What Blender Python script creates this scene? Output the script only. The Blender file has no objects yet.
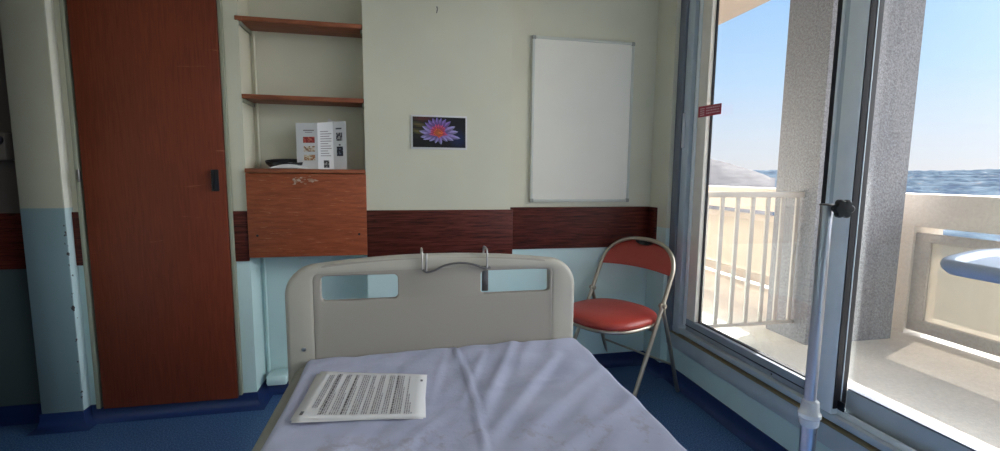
import bpy, bmesh, math, random
from mathutils import Vector, Matrix
from math import sin, cos, pi, radians, sqrt
random.seed(7)
S = bpy.context.scene
COL = S.collection

# ------------------------------------------------------------------ materials
def lin(c):
    c = c / 255.0
    return c / 12.92 if c <= 0.04045 else ((c + 0.055) / 1.055) ** 2.4
def rgb(r, g, b): return (lin(r), lin(g), lin(b), 1)
class M:
    """tiny node-tree helper"""
    def __init__(s, name, base=(0.5, 0.5, 0.5, 1), rough=0.6, metal=0.0, spec=None):
        s.m = bpy.data.materials.new(name); s.m.use_nodes = True
        s.t = s.m.node_tree; s.n = s.t.nodes; s.l = s.t.links
        s.b = s.n['Principled BSDF']
        s.b.inputs['Base Color'].default_value = base
        s.b.inputs['Roughness'].default_value = rough
        s.b.inputs['Metallic'].default_value = metal
        if spec is not None: s.b.inputs['Specular IOR Level'].default_value = spec
        s._tc = None
    def node(s, t, **k):
        n = s.n.new(t)
        for a, v in k.items(): setattr(n, a, v)
        return n
    def link(s, a, b): s.l.new(a, b)
    def tc(s, out='Object'):
        if not s._tc: s._tc = s.node('ShaderNodeTexCoord')
        return s._tc.outputs[out]
    def mapped(s, scale=(1, 1, 1), loc=(0, 0, 0)):
        m = s.node('ShaderNodeMapping'); m.inputs['Scale'].default_value = scale; m.inputs['Location'].default_value = loc
        s.link(s.tc(), m.inputs['Vector']); return m.outputs['Vector']
    def noise(s, scale, detail=3, vec=None, rough=0.5, dist=0.0):
        n = s.node('ShaderNodeTexNoise'); n.inputs['Scale'].default_value = scale; n.inputs['Detail'].default_value = detail
        n.inputs['Roughness'].default_value = rough; n.inputs['Distortion'].default_value = dist
        s.link(vec if vec is not None else s.tc(), n.inputs['Vector']); return n.outputs['Fac']
    def ramp(s, fac, stops):
        r = s.node('ShaderNodeValToRGB'); e = r.color_ramp.elements
        while len(e) < len(stops): e.new(0.5)
        for i, (p, c) in enumerate(stops): e[i].position = p; e[i].color = c
        s.link(fac, r.inputs['Fac']); return r.outputs['Color']
    def mix(s, fac, a, b, mode='MIX'):
        n = s.node('ShaderNodeMix', data_type='RGBA', blend_type=mode)
        for v, i in ((fac, 0), (a, 6), (b, 7)):
            if hasattr(v, 'links'): s.link(v, n.inputs[i])
            else: n.inputs[i].default_value = v
        return n.outputs[2]
    def math(s, op, a, b=None, clamp=False):
        n = s.node('ShaderNodeMath', operation=op); n.use_clamp = clamp
        for v, i in ((a, 0), (b, 1)):
            if v is None: continue
            if hasattr(v, 'links'): s.link(v, n.inputs[i])
            else: n.inputs[i].default_value = v
        return n.outputs[0]
    def sep(s, vec=None):
        n = s.node('ShaderNodeSeparateXYZ'); s.link(vec if vec is not None else s.tc(), n.inputs[0]); return n.outputs
    def color(s, c): s.link(c, s.b.inputs['Base Color']); return s
    def bump(s, h, strength=0.2, dist=0.01):
        n = s.node('ShaderNodeBump'); n.inputs['Strength'].default_value = strength; n.inputs['Distance'].default_value = dist
        s.link(h, n.inputs['Height']); s.link(n.outputs[0], s.b.inputs['Normal']); return s

def paint(name, up, low, zsplit, chips=None):
    m = M(name, rough=0.55)
    o = m.sep()
    f = m.math('GREATER_THAN', o[2], zsplit)
    n = m.noise(3.0, 4); n2 = m.noise(260, 2)
    sh = m.ramp(n, [(0.3, (0.93, 0.93, 0.93, 1)), (0.7, (1, 1, 1, 1))])
    c = m.mix(1.0, m.mix(f, low, up), sh, 'MULTIPLY')
    if chips:
        cx, cy, zl = chips
        d = m.math('ADD', m.math('ABSOLUTE', m.math('SUBTRACT', o[0], cx)), m.math('ABSOLUTE', m.math('SUBTRACT', o[1], cy)))
        nz = m.noise(38, 3)
        th = m.math('MULTIPLY', m.math('SUBTRACT', nz, 0.56), 0.14)
        k = m.math('LESS_THAN', d, th)
        k = m.math('MULTIPLY', k, m.math('LESS_THAN', o[2], zl))
        c = m.mix(k, c, rgb(45, 40, 42))
    m.color(c); m.bump(n2, 0.12, 0.002)
    return m.m
UP = rgb(214, 211, 192); LOW = rgb(204, 228, 228)
mat_wall = paint('sage wall paint', UP, LOW, 0.90)
mat_wallR = mat_wall
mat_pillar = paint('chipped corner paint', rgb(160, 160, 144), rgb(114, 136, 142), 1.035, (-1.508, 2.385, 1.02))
mat_ceiling = M('ceiling paint', rgb(225, 225, 220), 0.8).m
mat_shaded_wall = paint('shaded passage paint', rgb(112, 104, 98), rgb(84, 100, 102), 0.90)  # wall paint darkened, the passage shade is in the colour

def wood(name, base, dark, scale, rough=0.45, stretch=(1, 1, 14), amt=1.0, seed=0):
    m = M(name, rough=rough, spec=0.3)
    v = m.mapped(stretch, (seed, seed * 2, 0))
    n = m.noise(scale, 6, v, 0.6, 0.4)
    n2 = m.noise(2.2, 3)
    c = m.ramp(n, [(0.32, dark), (0.62, base)])
    c = m.mix(1.0, c, m.ramp(n2, [(0.3, (0.86, 0.86, 0.86, 1)), (0.7, (1.05, 1.02, 1.0, 1))]), 'MULTIPLY')
    m.color(c); m.bump(n, 0.08, 0.002); return m
def wood_scratched(name, base, dark, scale, stretch, sc, thr, col):
    m = wood(name, base, dark, scale, 0.45, stretch)
    old = m.b.inputs['Base Color'].links[0].from_socket
    n = m.noise(sc, 4, m.mapped((2.2, 2.2, 26), (3, 1, 7)), 0.7)
    f = m.math('MULTIPLY', m.math('SUBTRACT', n, thr, True), 9.0, True)
    m.color(m.mix(f, old, col)); return m
mat_door = wood_scratched('reddish wood veneer', rgb(122, 56, 35), rgb(102, 45, 28), 9, (14, 14, 0.7), 1.6, 0.66, rgb(168, 112, 90)).m
mat_cab = wood_scratched('scratched orange wood', rgb(162, 86, 54), rgb(132, 66, 40), 8, (1.2, 1.2, 9), 6.0, 0.60, rgb(190, 128, 96)).m
mat_shelf = wood('shelf wood', rgb(160, 96, 66), rgb(120, 66, 46), 7, 0.5, (1.5, 9, 9)).m
def band_mat():
    m = M('dark streaked wood panel', rough=0.5, spec=0.25)
    v = m.mapped((1.3, 1.3, 26))
    w = m.noise(5.0, 7, v, 0.65, 0.8)
    c = m.ramp(w, [(0.36, rgb(42, 12, 9)), (0.47, rgb(76, 28, 21)), (0.62, rgb(102, 46, 36))])
    m.color(c); m.bump(w, 0.1, 0.002); return m.m
mat_band = band_mat()
mat_jamb = M('painted door frame', rgb(150, 152, 134), 0.5).m

def floor_mat():
    m = M('blue speckled vinyl', rough=0.42, spec=0.3)
    n = m.noise(170, 3); n2 = m.noise(2.5, 3); n3 = m.noise(420, 1)
    c = m.ramp(n, [(0.30, rgb(34, 62, 112)), (0.52, rgb(66, 102, 150)), (0.75, rgb(122, 152, 186))])
    c = m.mix(1.0, c, m.ramp(n2, [(0.3, (0.85, 0.85, 0.85, 1)), (0.7, (1, 1, 1, 1))]), 'MULTIPLY')
    m.color(c); m.bump(n3, 0.15, 0.001); return m.m
mat_floor = floor_mat()
mat_skirt = M('blue vinyl skirting', rgb(30, 50, 100), 0.4).m
def metal(name, c, rough, sc=60, amt=0.12):
    m = M(name, c, rough, 1.0)
    n = m.noise(sc, 3)
    r = m.math('ADD', m.math('MULTIPLY', n, amt), rough - amt / 2); m.link(r, m.b.inputs['Roughness']); return m.m
mat_chrome = metal('chrome tube', rgb(176, 179, 188), 0.30)
mat_steel = metal('dull bronze grey tube', rgb(186, 176, 162), 0.42)
mat_wire = metal('grey wire', rgb(120, 118, 118), 0.4)
def alu(name, c, r=0.38):
    m = M(name, c, r + .05, 0.0); n = m.noise(14, 3)
    m.color(m.mix(1.0, c, m.ramp(n, [(0.3, (0.93, 0.93, 0.93, 1)), (0.7, (1, 1, 1, 1))]), 'MULTIPLY')); return m.m
mat_alu = alu('blue grey painted aluminium', rgb(190, 202, 210))
mat_alu_light = alu('pale painted aluminium', rgb(236, 242, 244))
mat_alu_dark = alu('dark painted aluminium', rgb(112, 118, 130))
mat_alu_beige = alu('weathered aluminium stile', rgb(236, 228, 216))
mat_alu_mid = alu('slate painted aluminium', rgb(150, 158, 168))
mat_gasket = M('black rubber gasket', rgb(28, 26, 32), 0.7).m
mat_brass = alu('brass coloured seal strip', rgb(150, 136, 104))
mat_black = M('black plastic', rgb(22, 22, 26), 0.35).m
mat_offwhite = M('off white plastic', rgb(214, 216, 220), 0.4).m

def bedplastic():
    m = M('warm grey moulded plastic', rgb(176, 171, 160), 0.5); n = m.noise(420, 2); n2 = m.noise(3, 3)
    m.color(m.mix(1.0, rgb(176, 171, 160), m.ramp(n2, [(0.3, (0.94, 0.94, 0.94, 1)), (0.7, (1, 1, 1, 1))]), 'MULTIPLY'))
    m.bump(n, 0.08, 0.001); return m.m
mat_bed = bedplastic()
mat_bed_panel = M('matt taupe laminate', rgb(152, 146, 138), 0.6).m
def sheet_mat():
    m = M('pale lavender cotton sheet', rough=0.9, spec=0.1)
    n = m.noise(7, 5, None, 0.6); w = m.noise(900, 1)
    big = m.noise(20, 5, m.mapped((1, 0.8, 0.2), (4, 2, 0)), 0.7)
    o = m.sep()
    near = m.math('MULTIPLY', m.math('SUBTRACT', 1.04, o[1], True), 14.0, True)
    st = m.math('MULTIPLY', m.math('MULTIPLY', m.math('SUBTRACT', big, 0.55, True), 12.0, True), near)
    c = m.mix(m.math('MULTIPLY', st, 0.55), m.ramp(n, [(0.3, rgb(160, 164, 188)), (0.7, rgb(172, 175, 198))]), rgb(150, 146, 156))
    m.color(c); m.bump(m.math('ADD', m.math('MULTIPLY', n, 1.0), m.math('MULTIPLY', w, 0.05)), 0.35, 0.012)
    m.b.inputs['Sheen Weight'].default_value = 0.15
    return m.m
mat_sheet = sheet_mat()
mat_mattress = M('grey mattress cover', rgb(138, 138, 130), 0.7).m
mat_paper = M('white paper', rgb(212, 211, 212), 0.8).m
def vcol_mat(name, rough=0.6):
    m = M(name, rough=rough); a = m.node('ShaderNodeVertexColor'); a.layer_name = 'Col'
    m.link(a.outputs['Color'], m.b.inputs['Base Color']); return m.m
mat_print = vcol_mat('printed ink', 0.55)
mat_print_gloss = vcol_mat('glossy print', 0.3)
def board_mat():
    m = M('whiteboard enamel', rgb(214, 212, 214), 0.22); n = m.noise(2.5, 4)
    m.color(m.ramp(n, [(0.3, rgb(232, 228, 218)), (0.7, rgb(238, 234, 224))])); return m.m
mat_board = board_mat()
def vinyl():
    m = M('red vinyl', rgb(178, 66, 54), 0.38); n = m.noise(5, 4); n2 = m.noise(300, 2)
    m.color(m.ramp(n, [(0.3, rgb(166, 56, 48)), (0.7, rgb(182, 72, 60))])); m.bump(n2, 0.15, 0.001); return m.m
mat_vinyl = vinyl()
def concrete(name, a, b, bs=0.5, sc=90):
    m = M(name, rough=0.9); n = m.noise(sc, 4, None, 0.7); n2 = m.noise(2.2, 4)
    c = m.ramp(n, [(0.3, a), (0.7, b)])
    c = m.mix(1.0, c, m.ramp(n2, [(0.3, (0.88, 0.88, 0.88, 1)), (0.7, (1.04, 1.03, 1.0, 1))]), 'MULTIPLY')
    m.color(c); m.bump(n, bs, 0.01); return m.m
mat_render = concrete('rough grey render', rgb(100, 99, 105), rgb(160, 159, 165), 0.6, 80)
mat_parapet = concrete('cream concrete', rgb(204, 194, 184), rgb(220, 211, 201), 0.2, 60)
mat_pframe = concrete('grey cement frame', rgb(170, 163, 156), rgb(194, 187, 181), 0.3, 70)
mat_balcony = concrete('weathered balcony screed', rgb(204, 198, 190), rgb(226, 219, 211), 0.25, 70)
mat_soffit = concrete('cream soffit paint', rgb(178, 164, 152), rgb(190, 176, 164), 0.1, 40)
mat_railing = M('cream painted railing', rgb(186, 176, 168), 0.5).m
def frosted():
    m = M('cream translucent panel', rgb(196, 191, 180), 0.6)
    tr = m.node('ShaderNodeBsdfTranslucent'); tr.inputs[0].default_value = rgb(186, 180, 166)
    tp = m.node('ShaderNodeBsdfTransparent'); tp.inputs[0].default_value = (0.95, 0.90, 0.84, 1)
    a = m.node('ShaderNodeMixShader'); a.inputs[0].default_value = 0.10
    b = m.node('ShaderNodeMixShader'); b.inputs[0].default_value = 0.34
    m.link(m.b.outputs[0], a.inputs[1]); m.link(tr.outputs[0], a.inputs[2])
    m.link(a.outputs[0], b.inputs[1]); m.link(tp.outputs[0], b.inputs[2])
    m.link(b.outputs[0], m.n['Material Output'].inputs[0]); return m.m
mat_frosted = frosted()
def glass():
    m = M('window glass', rough=0.02)
    tp = m.node('ShaderNodeBsdfTransparent'); tp.inputs[0].default_value = (0.97, 0.98, 0.98, 1)
    gl = m.node('ShaderNodeBsdfGlossy'); gl.inputs['Roughness'].default_value = 0.02
    df = m.node('ShaderNodeBsdfDiffuse'); df.inputs[0].default_value = (0.8, 0.76, 0.74, 1)
    lw = m.node('ShaderNodeLayerWeight'); lw.inputs[0].default_value = 0.12
    a = m.node('ShaderNodeMixShader'); m.link(m.math('MULTIPLY', lw.outputs['Facing'], 0.5, True), a.inputs[0])
    m.link(tp.outputs[0], a.inputs[1]); m.link(gl.outputs[0], a.inputs[2])
    b = m.node('ShaderNodeMixShader'); b.inputs[0].default_value = 0.03
    m.link(a.outputs[0], b.inputs[1]); m.link(df.outputs[0], b.inputs[2])
    m.link(b.outputs[0], m.n['Material Output'].inputs[0]); return m.m
mat_glass = glass()
def clear():
    m = M('cloudy clear plastic', rgb(220, 224, 228), 0.25)
    m.b.inputs['Transmission Weight'].default_value = 0.4; return m.m
mat_clear = clear()
def hills_mat():
    m = M('hazed wooded hillside', rough=1.0, spec=0.0)
    o = m.sep()
    cb = m.node('ShaderNodeCombineXYZ')     # patches stretched along the depth of the slopes
    m.link(m.math('SUBTRACT', m.math('MULTIPLY', o[0], 0.57 * 0.024), m.math('MULTIPLY', o[1], 0.82 * 0.024)), cb.inputs[0])
    m.link(m.math('ADD', m.math('MULTIPLY', o[0], 0.82 * 0.0022), m.math('MULTIPLY', o[1], 0.57 * 0.0022)), cb.inputs[1])
    m.link(m.math('MULTIPLY', o[2], 0.09), cb.inputs[2])
    n = m.noise(1.0, 6, cb.outputs[0], 0.75); n2 = m.noise(2.3, 4, cb.outputs[0], 0.7)
    c = m.ramp(n, [(0.40, rgb(60, 72, 88)), (0.5, rgb(82, 95, 106)), (0.62, rgb(98, 110, 120))])  # blue-grey distance haze mixed into the slope colours
    f = m.math('MULTIPLY', m.math('SUBTRACT', n2, 0.60, True), 14.0, True)
    m.color(m.mix(f, c, rgb(128, 120, 118))); return m.m
mat_hills = hills_mat()
def mound_mat():
    m = M('pale stony hillside', rough=1.0, spec=0.0)
    v = m.mapped((1, 1, 9)); n = m.noise(0.07, 6, v, 0.7)
    m.color(m.ramp(n, [(0.35, rgb(98, 95, 96)), (0.65, rgb(122, 119, 118))])); return m.m
mat_mound = mound_mat()

# ------------------------------------------------------------------ mesh helpers
class MB:
    def __init__(s): s.bm = bmesh.new(); s.col = None
    def _merge(s, t, smooth=False):
        me = bpy.data.meshes.new('tmp'); t.to_mesh(me); t.free(); s.bm.from_mesh(me); bpy.data.meshes.remove(me)
        return s
    def box(s, x0, x1, y0, y1, z0, z1, bev=0.0, seg=2, rot=None):
        t = bmesh.new(); bmesh.ops.create_cube(t, size=1)
        for v in t.verts:
            v.co = Vector(((x0 + x1) / 2 + v.co.x * (x1 - x0), (y0 + y1) / 2 + v.co.y * (y1 - y0), (z0 + z1) / 2 + v.co.z * (z1 - z0)))
        if bev > 0: bmesh.ops.bevel(t, geom=t.edges[:], offset=bev, segments=seg, affect='EDGES', profile=0.5)
        if rot: bmesh.ops.transform(t, matrix=rot, verts=t.verts)
        return s._merge(t)
    def tube(s, pts, r, seg=12, closed=False, caps=True, flat=None):
        pts = [Vector(p) for p in pts]; n = len(pts); bm = s.bm; rings = []
        def tan(i):
            if closed: return (pts[(i + 1) % n] - pts[(i - 1) % n]).normalized()
            return (pts[min(i + 1, n - 1)] - pts[max(i - 1, 0)]).normalized()
        t0 = tan(0); a = t0.orthogonal().normalized()
        rr = r if isinstance(r, (list, tuple)) else [r] * n
        for i in range(n):
            t = tan(i); a = (a - t * a.dot(t)).normalized(); b = t.cross(a)
            rings.append([bm.verts.new(pts[i] + (a * cos(2 * pi * k / seg) + b * sin(2 * pi * k / seg)) * rr[i]) for k in range(seg)])
        for i in range(n if closed else n - 1):
            A = rings[i]; B = rings[(i + 1) % n]
            for k in range(seg): bm.faces.new((A[k], A[(k + 1) % seg], B[(k + 1) % seg], B[k]))
        if caps and not closed: bm.faces.new(rings[0][::-1]); bm.faces.new(rings[-1])
        return s
    def lathe(s, prof, cen, seg=24, axis='Z', closed=True):
        bm = s.bm; R = {'Z': lambda r, a, h: (r * cos(a), r * sin(a), h), 'X': lambda r, a, h: (h, r * cos(a), r * sin(a)), 'Y': lambda r, a, h: (r * sin(a), h, r * cos(a))}[axis]
        rings = []
        for r, h in prof: rings.append([bm.verts.new(Vector(cen) + Vector(R(max(r, 1e-5), 2 * pi * k / seg, h))) for k in range(seg)])
        for A, B in zip(rings, rings[1:]):
            for k in range(seg): bm.faces.new((A[k], A[(k + 1) % seg], B[(k + 1) % seg], B[k]))
        if closed: bm.faces.new(rings[0][::-1]); bm.faces.new(rings[-1])
        return s
    def prism(s, poly, plane, d0, d1, bev=0.0):
        """poly 2-D, plane 'XZ' extruded along Y, 'XY' along Z, 'YZ' along X"""
        f = {'XZ': lambda a, b, d: (a, d, b), 'XY': lambda a, b, d: (a, b, d), 'YZ': lambda a, b, d: (d, a, b)}[plane]
        t = bmesh.new(); A = [t.verts.new(f(a, b, d0)) for a, b in poly]; B = [t.verts.new(f(a, b, d1)) for a, b in poly]
        t.faces.new(A[::-1]); t.faces.new(B); n = len(poly)
        for i in range(n): t.faces.new((A[i], A[(i + 1) % n], B[(i + 1) % n], B[i]))
        bmesh.ops.recalc_face_normals(t, faces=t.faces)
        if bev: bmesh.ops.bevel(t, geom=t.edges[:], offset=bev, segments=2, affect='EDGES', profile=0.5)
        return s._merge(t)
    def quad(s, pts, color=None):
        f = s.bm.faces.new([s.bm.verts.new(p) for p in pts])
        if color is not None:
            if s.col is None: s.col = s.bm.loops.layers.float_color.new('Col')
            for l in f.loops: l[s.col] = color
        return s
    def build(s, name, mat, parent=None, smooth=35):
        bmesh.ops.recalc_face_normals(s.bm, faces=s.bm.faces)
        if parent is not None and parent.get('_local') != 1:
            o = parent; off = Vector((0, 0, 0))
            while o is not None: off += Vector(o.location); o = o.parent
            bmesh.ops.translate(s.bm, vec=-off, verts=s.bm.verts)
        me = bpy.data.meshes.new(name); s.bm.to_mesh(me); s.bm.free()
        me.materials.append(mat)
        if smooth:
            for p in me.polygons: p.use_smooth = True
            me.set_sharp_from_angle(angle=radians(smooth))
        o = bpy.data.objects.new(name, me); COL.objects.link(o)
        if parent is not None: o.parent = parent
        return o
def thing(name, label, cat, loc=(0, 0, 0), group=None):
    o = bpy.data.objects.new(name, None); COL.objects.link(o); o.location = loc; o.empty_display_size = 0.05
    o['label'] = label; o['category'] = cat
    if group: o['group'] = group
    return o
def tag(o, label, cat, group=None):
    o['label'] = label; o['category'] = cat
    if group: o['group'] = group
    return o
def struct(o): o['kind'] = 'structure'; return o
def arc(cx, cy, r, a0, a1, n=8): return [(cx + r * cos(a0 + (a1 - a0) * i / n), cy + r * sin(a0 + (a1 - a0) * i / n)) for i in range(n + 1)]
def bez(ps, n=12):
    """Catmull-Rom through points"""
    P = [Vector(p) for p in ps]; P = [2 * P[0] - P[1]] + P + [2 * P[-1] - P[-2]]; out = []
    for i in range(1, len(P) - 2):
        for k in range(n):
            t = k / n; a, b, c, d = P[i - 1:i + 3]
            out.append(0.5 * ((2 * b) + (c - a) * t + (2 * a - 5 * b + 4 * c - d) * t * t + (3 * b - a - 3 * c + d) * t ** 3))
    out.append(P[-2]); return out

# ------------------------------------------------------------------ room shell
YB, YC, YR = 2.44, 2.43, 2.60           # door wall, chimney breast, whiteboard wall / niche back
XW = 1.53                               # window wall
NL, NR, CR = -0.77, -0.206, 0.553       # niche left, niche right, chimney right
ZC = 2.6
struct(MB().box(-3.2, XW + 0.25, -2.6, 2.85, -0.12, 0.0).build('floor', mat_floor))
struct(MB().box(-3.2, XW + 0.22, -2.6, 2.85, ZC, ZC + 0.15).build('ceiling', mat_ceiling))
w = MB().box(-1.508, NL, YB, 2.85, 0, ZC)                      # behind the door
w.box(NL, 1.49, YR, 2.85, 0, ZC)                              # niche back and whiteboard wall
w.box(NR, CR, YC, YR, 0, ZC)                                  # chimney breast
w.box(1.485, XW + 0.22, 2.405, 2.85, 0, ZC)                   # corner stub
struct(w.build('wall_back', mat_wall, smooth=0))
struct(MB().box(-1.674, -1.508, 2.385, 2.85, 0, ZC, 0.004).build('wall_pier', mat_pillar))
struct(MB().box(-3.2, -1.674, 2.50, 2.85, 0, ZC).build('wall_passage', mat_shaded_wall, smooth=0))
struct(MB().box(-1.80, -1.664, -2.6, 2.10, 0, ZC).build('wall_left', mat_wall, smooth=0))
struct(MB().box(-3.3, -3.2, -2.6, 2.85, 0, ZC).box(-3.2, -1.8, 0.5, 0.6, 0, ZC).build('wall_passage_end', mat_shaded_wall, smooth=0))
struct(MB().box(-3.2, XW + 0.22, -2.7, -2.6, 0, ZC).build('wall_front', mat_wall, smooth=0))
w = MB().box(XW, XW + 0.22, -2.6, 2.405, 0, 0.205)
w.box(XW, XW + 0.22, -2.6, 2.405, 2.42, ZC)
struct(w.build('wall_right', mat_wall, smooth=0))

def skirt(name, pts, h=0.08):
    """coved skirting along a floor polyline, room on the right of travel"""
    prof = [(0, 0), (0.042, 0), (0.024, 0.008), (0.012, 0.024), (0.006, 0.045), (0.005, h), (0, h)]
    bm = bmesh.new(); P = [Vector((x, y)) for x, y in pts]; n = len(P); rings = []
    for i in range(n):
        d0 = (P[i] - P[i - 1]).normalized() if i else (P[1] - P[0]).normalized()
        d1 = (P[i + 1] - P[i]).normalized() if i < n - 1 else d0
        n0 = Vector((d0.y, -d0.x)); n1 = Vector((d1.y, -d1.x)); m = (n0 + n1); m = m / (1 + n0.dot(n1))
        rings.append([bm.verts.new((P[i].x + m.x * o, P[i].y + m.y * o, z + 0.0005)) for o, z in prof])
    for A, B in zip(rings, rings[1:]):
        for k in range(len(prof)): bm.faces.new((A[k], A[(k + 1) % len(prof)], B[(k + 1) % len(prof)], B[k]))
    bm.faces.new(rings[0]); bm.faces.new(rings[-1][::-1])
    b = MB(); b.bm.free(); b.bm = bm
    return struct(b.build(name, mat_skirt, smooth=60))
struct(MB().box(-1.508, -1.5065, 2.390, YB, 0.081, ZC).build('painted_light_slab', paint('lit return paint', rgb(232, 230, 218), rgb(196, 218, 222), 1.035, (-1.508, 2.385, 1.02)), smooth=0))  # thin slab on the pier: window light put into a paler side colour
skirt('baseboard_back', [(-1.674, 2.50), (-1.674, 2.385), (-1.508, 2.385), (-1.508, YB), (NL, YB), (NL, YR), (NR, YR), (NR, YC), (CR, YC), (CR, YR), (1.485, YR), (1.485, 2.405), (XW, 2.405), (XW, -2.6)])
skirt('baseboard_passage', [(-3.2, 2.50), (-1.674, 2.50)])
skirt('baseboard_left', [(-1.664, -2.6), (-1.664, 2.10)])

# dark wood wall protection boards
ZT0, ZT1 = 0.765, 1.014
def board(name, x0, x1, y, z0=ZT0, z1=ZT1):
    return struct(MB().box(x0, x1, y - 0.012, y, z0, z1, 0.002).build(name, mat_band))
board('trim_1', -1.506, -1.4695, YB)
board('trim_2', -0.842, NL, YB)
board('trim_3', NR, CR + 0.012, YC)
board('trim_4', CR, 1.485, YR)
struct(MB().box(1.473, 1.485, 2.505, YR - 0.012, ZT0, ZT1, 0.002).build('trim_5', mat_band))
board('trim_6', -3.2, -1.678, 2.50, 0.745, 1.006)

# ------------------------------------------------------------------ closet door
d = struct(MB().box(-1.437, -0.850, 2.405, 2.432, 0.070, 2.30, 0.003).build('door_1', mat_door))
fr = MB().box(-1.469, -1.451, 2.410, YB, 0.07, 2.33, 0.003)
fr.box(-0.848, -0.832, 2.414, YB, 0.08, 2.33, 0.002); fr.box(-1.469, -0.832, 2.414, YB, 2.303, 2.35, 0.003)
fr.build('door_frame', mat_jamb, d)
h = MB().box(-0.909, -0.877, 2.398, 2.4055, 1.112, 1.214, 0.002)
h = h.build('handle', mat_black, d)
MB().box(-0.905, -0.897, 2.389, 2.399, 1.118, 1.208, 0.002).build('grip_lip', mat_black, h)
hg = MB().box(-1.456, -1.442, 2.398, 2.411, 1.160, 1.200, 0.002); hg.lathe([(0.005, -0.028), (0.006, -0.024), (0.006, 0.024), (0.005, 0.028)], (-1.447, 2.399, 1.18), 12)
hg.build('hinge', mat_wire, d)

# ------------------------------------------------------------------ shelves, fold-down cabinet
def shelf(zt, label):
    o = MB()
    o.box(NL + 0.001, NR - 0.001, YB - 0.006, YR - 0.001, zt - 0.021, zt, 0.002)
    if zt > 1.8: o.box(NL - 0.012, NL + 0.02, YB - 0.010, YB - 0.0005, zt - 0.020, zt - 0.001, 0.002)
    r = tag(o.build('wall_shelf', mat_shelf), label, 'shelf')
    MB().box(NL + 0.0005, NL + 0.012, YB + 0.004, YR - 0.002, zt - 0.040, zt - 0.0215, 0.002).build('support_batten', mat_jamb, r)
    MB().box(NR - 0.012, NR - 0.0005, YB + 0.010, YR - 0.002, zt - 0.040, zt - 0.0215, 0.002).build('support_batten', mat_jamb, r)
    return r
shelf(1.934, 'upper orange-brown wooden shelf across the wall niche')
shelf(1.576, 'lower orange-brown wooden shelf in the niche, above the standing leaflet')

cab = thing('wall_cabinet', 'scratched orange-brown wooden cabinet with drop-down front under the niche shelves', 'cabinet', (-0.488, 2.5, 0.785))
cb = MB()
cb.box(NL + 0.001, NL + 0.018, YB - 0.006, YR - 0.001, 0.787, 1.200, 0.001); cb.box(NR - 0.018, NR - 0.001, YB - 0.006, YR - 0.001, 0.787, 1.200, 0.001)
cb.box(NL + 0.001, NR - 0.001, YB - 0.004, YR - 0.001, 0.787, 0.803, 0.001); cb.box(NL + 0.018, NR - 0.018, YR - 0.012, YR - 0.001, 0.80, 1.20)
cb.build('body', mat_cab, cab)
MB().box(NL + 0.001, NR - 0.001, YB - 0.018, YR - 0.001, 1.2015, 1.222, 0.002).build('top_board', mat_shelf, cab)
flap = MB().box(NL + 0.004, NR + 0.002, YB - 0.024, YB - 0.0065, 0.783, 1.198, 0.003).build('flap', mat_cab, cab)
for x in (-0.724, -0.243):
    MB().lathe([(0.006, 0.0), (0.005, -0.003), (0.0005, -0.004)], (x, YB - 0.0238, 0.893), 12, 'Y').build('screw', mat_gasket, flap)
# worn patch where paint has come off the flap: thin flakes
wp = MB()
for i in range(44):
    a = random.uniform(0, 2 * pi); cx = -0.495 + random.uniform(-0.055, 0.055); cz = 1.166 + random.gauss(0, 0.008)
    n = 7; rx = random.uniform(.004, .011); rz = random.uniform(.002, .005)
    y = YB - 0.0246 - i * 0.00001
    wp.quad([(cx + rx * cos(2 * pi * k / n) * random.uniform(.7, 1.2), y, cz + rz * sin(2 * pi * k / n) * random.uniform(.7, 1.2)) for k in range(n)], rgb(*random.choice([(170, 140, 122), (158, 118, 98), (180, 156, 142), (150, 104, 82)])))
wp.build('worn_paint', mat_print, flap, smooth=0)
# thin pipe in the corner of the niche and the small block at its foot
struct(MB().tube([(NL + 0.022, YR - 0.012, 1.224), (NL + 0.022, YR - 0.012, 1.893)], 0.006, 10).build('trim_7', mat_wall))
struct(MB().tube([(NL + 0.022, YR - 0.012, 0.05), (NL + 0.022, YR - 0.012, 0.785)], 0.006, 10).build('trim_8', mat_wall))
struct(MB().box(NL + 0.03, NL + 0.13, YR - 0.11, YR - 0.006, 0.081, 0.135, 0.01).build('trim_9', mat_wall))

# tray with a white leaflet on top board
tr = thing('shallow_tray', 'small black-rimmed dish holding a white paper on the cabinet top', 'tray', (-0.60, 2.50, 1.222))
def ell(cx, cy, rx, ry, n=40): return [(cx + rx * cos(2 * pi * k / n), cy + ry * sin(2 * pi * k / n)) for k in range(n)]
b = MB(); rings = []
for (rx, ry, z) in ((0.070, 0.040, 1.2225), (0.098, 0.058, 1.240), (0.101, 0.060, 1.252), (0.096, 0.056, 1.252), (0.070, 0.040, 1.228)):
    rings.append([b.bm.verts.new((x, y, z + max(0, (y - 2.450)) * 0.20 * (1 if z > 1.235 else 0))) for x, y in ell(-0.597, 2.505, rx, ry)])
for A, B in zip(rings, rings[1:]):
    for k in range(40): b.bm.faces.new((A[k], A[(k + 1) % 40], B[(k + 1) % 40], B[k]))
b.bm.faces.new(rings[0][::-1]); b.bm.faces.new(rings[-1]); b.build('dish', mat_black, tr)
b = MB(); n = 20
vs = [[b.bm.verts.new((-0.668 + 0.185 * i / n, y, 1.2235 + z * sin(pi * i / n) + 0.001)) for i in range(n + 1)] for y, z in ((2.430, 0.0), (2.436, 0.019), (2.50, 0.030))]
for q_ in (0, 1):
    for i in range(n): b.bm.faces.new((vs[q_][i], vs[q_][i + 1], vs[q_ + 1][i + 1], vs[q_ + 1][i]))
o = b.build('paper', mat_paper, tr); md = o.modifiers.new('s', 'SOLIDIFY'); md.thickness = 0.001

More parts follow.
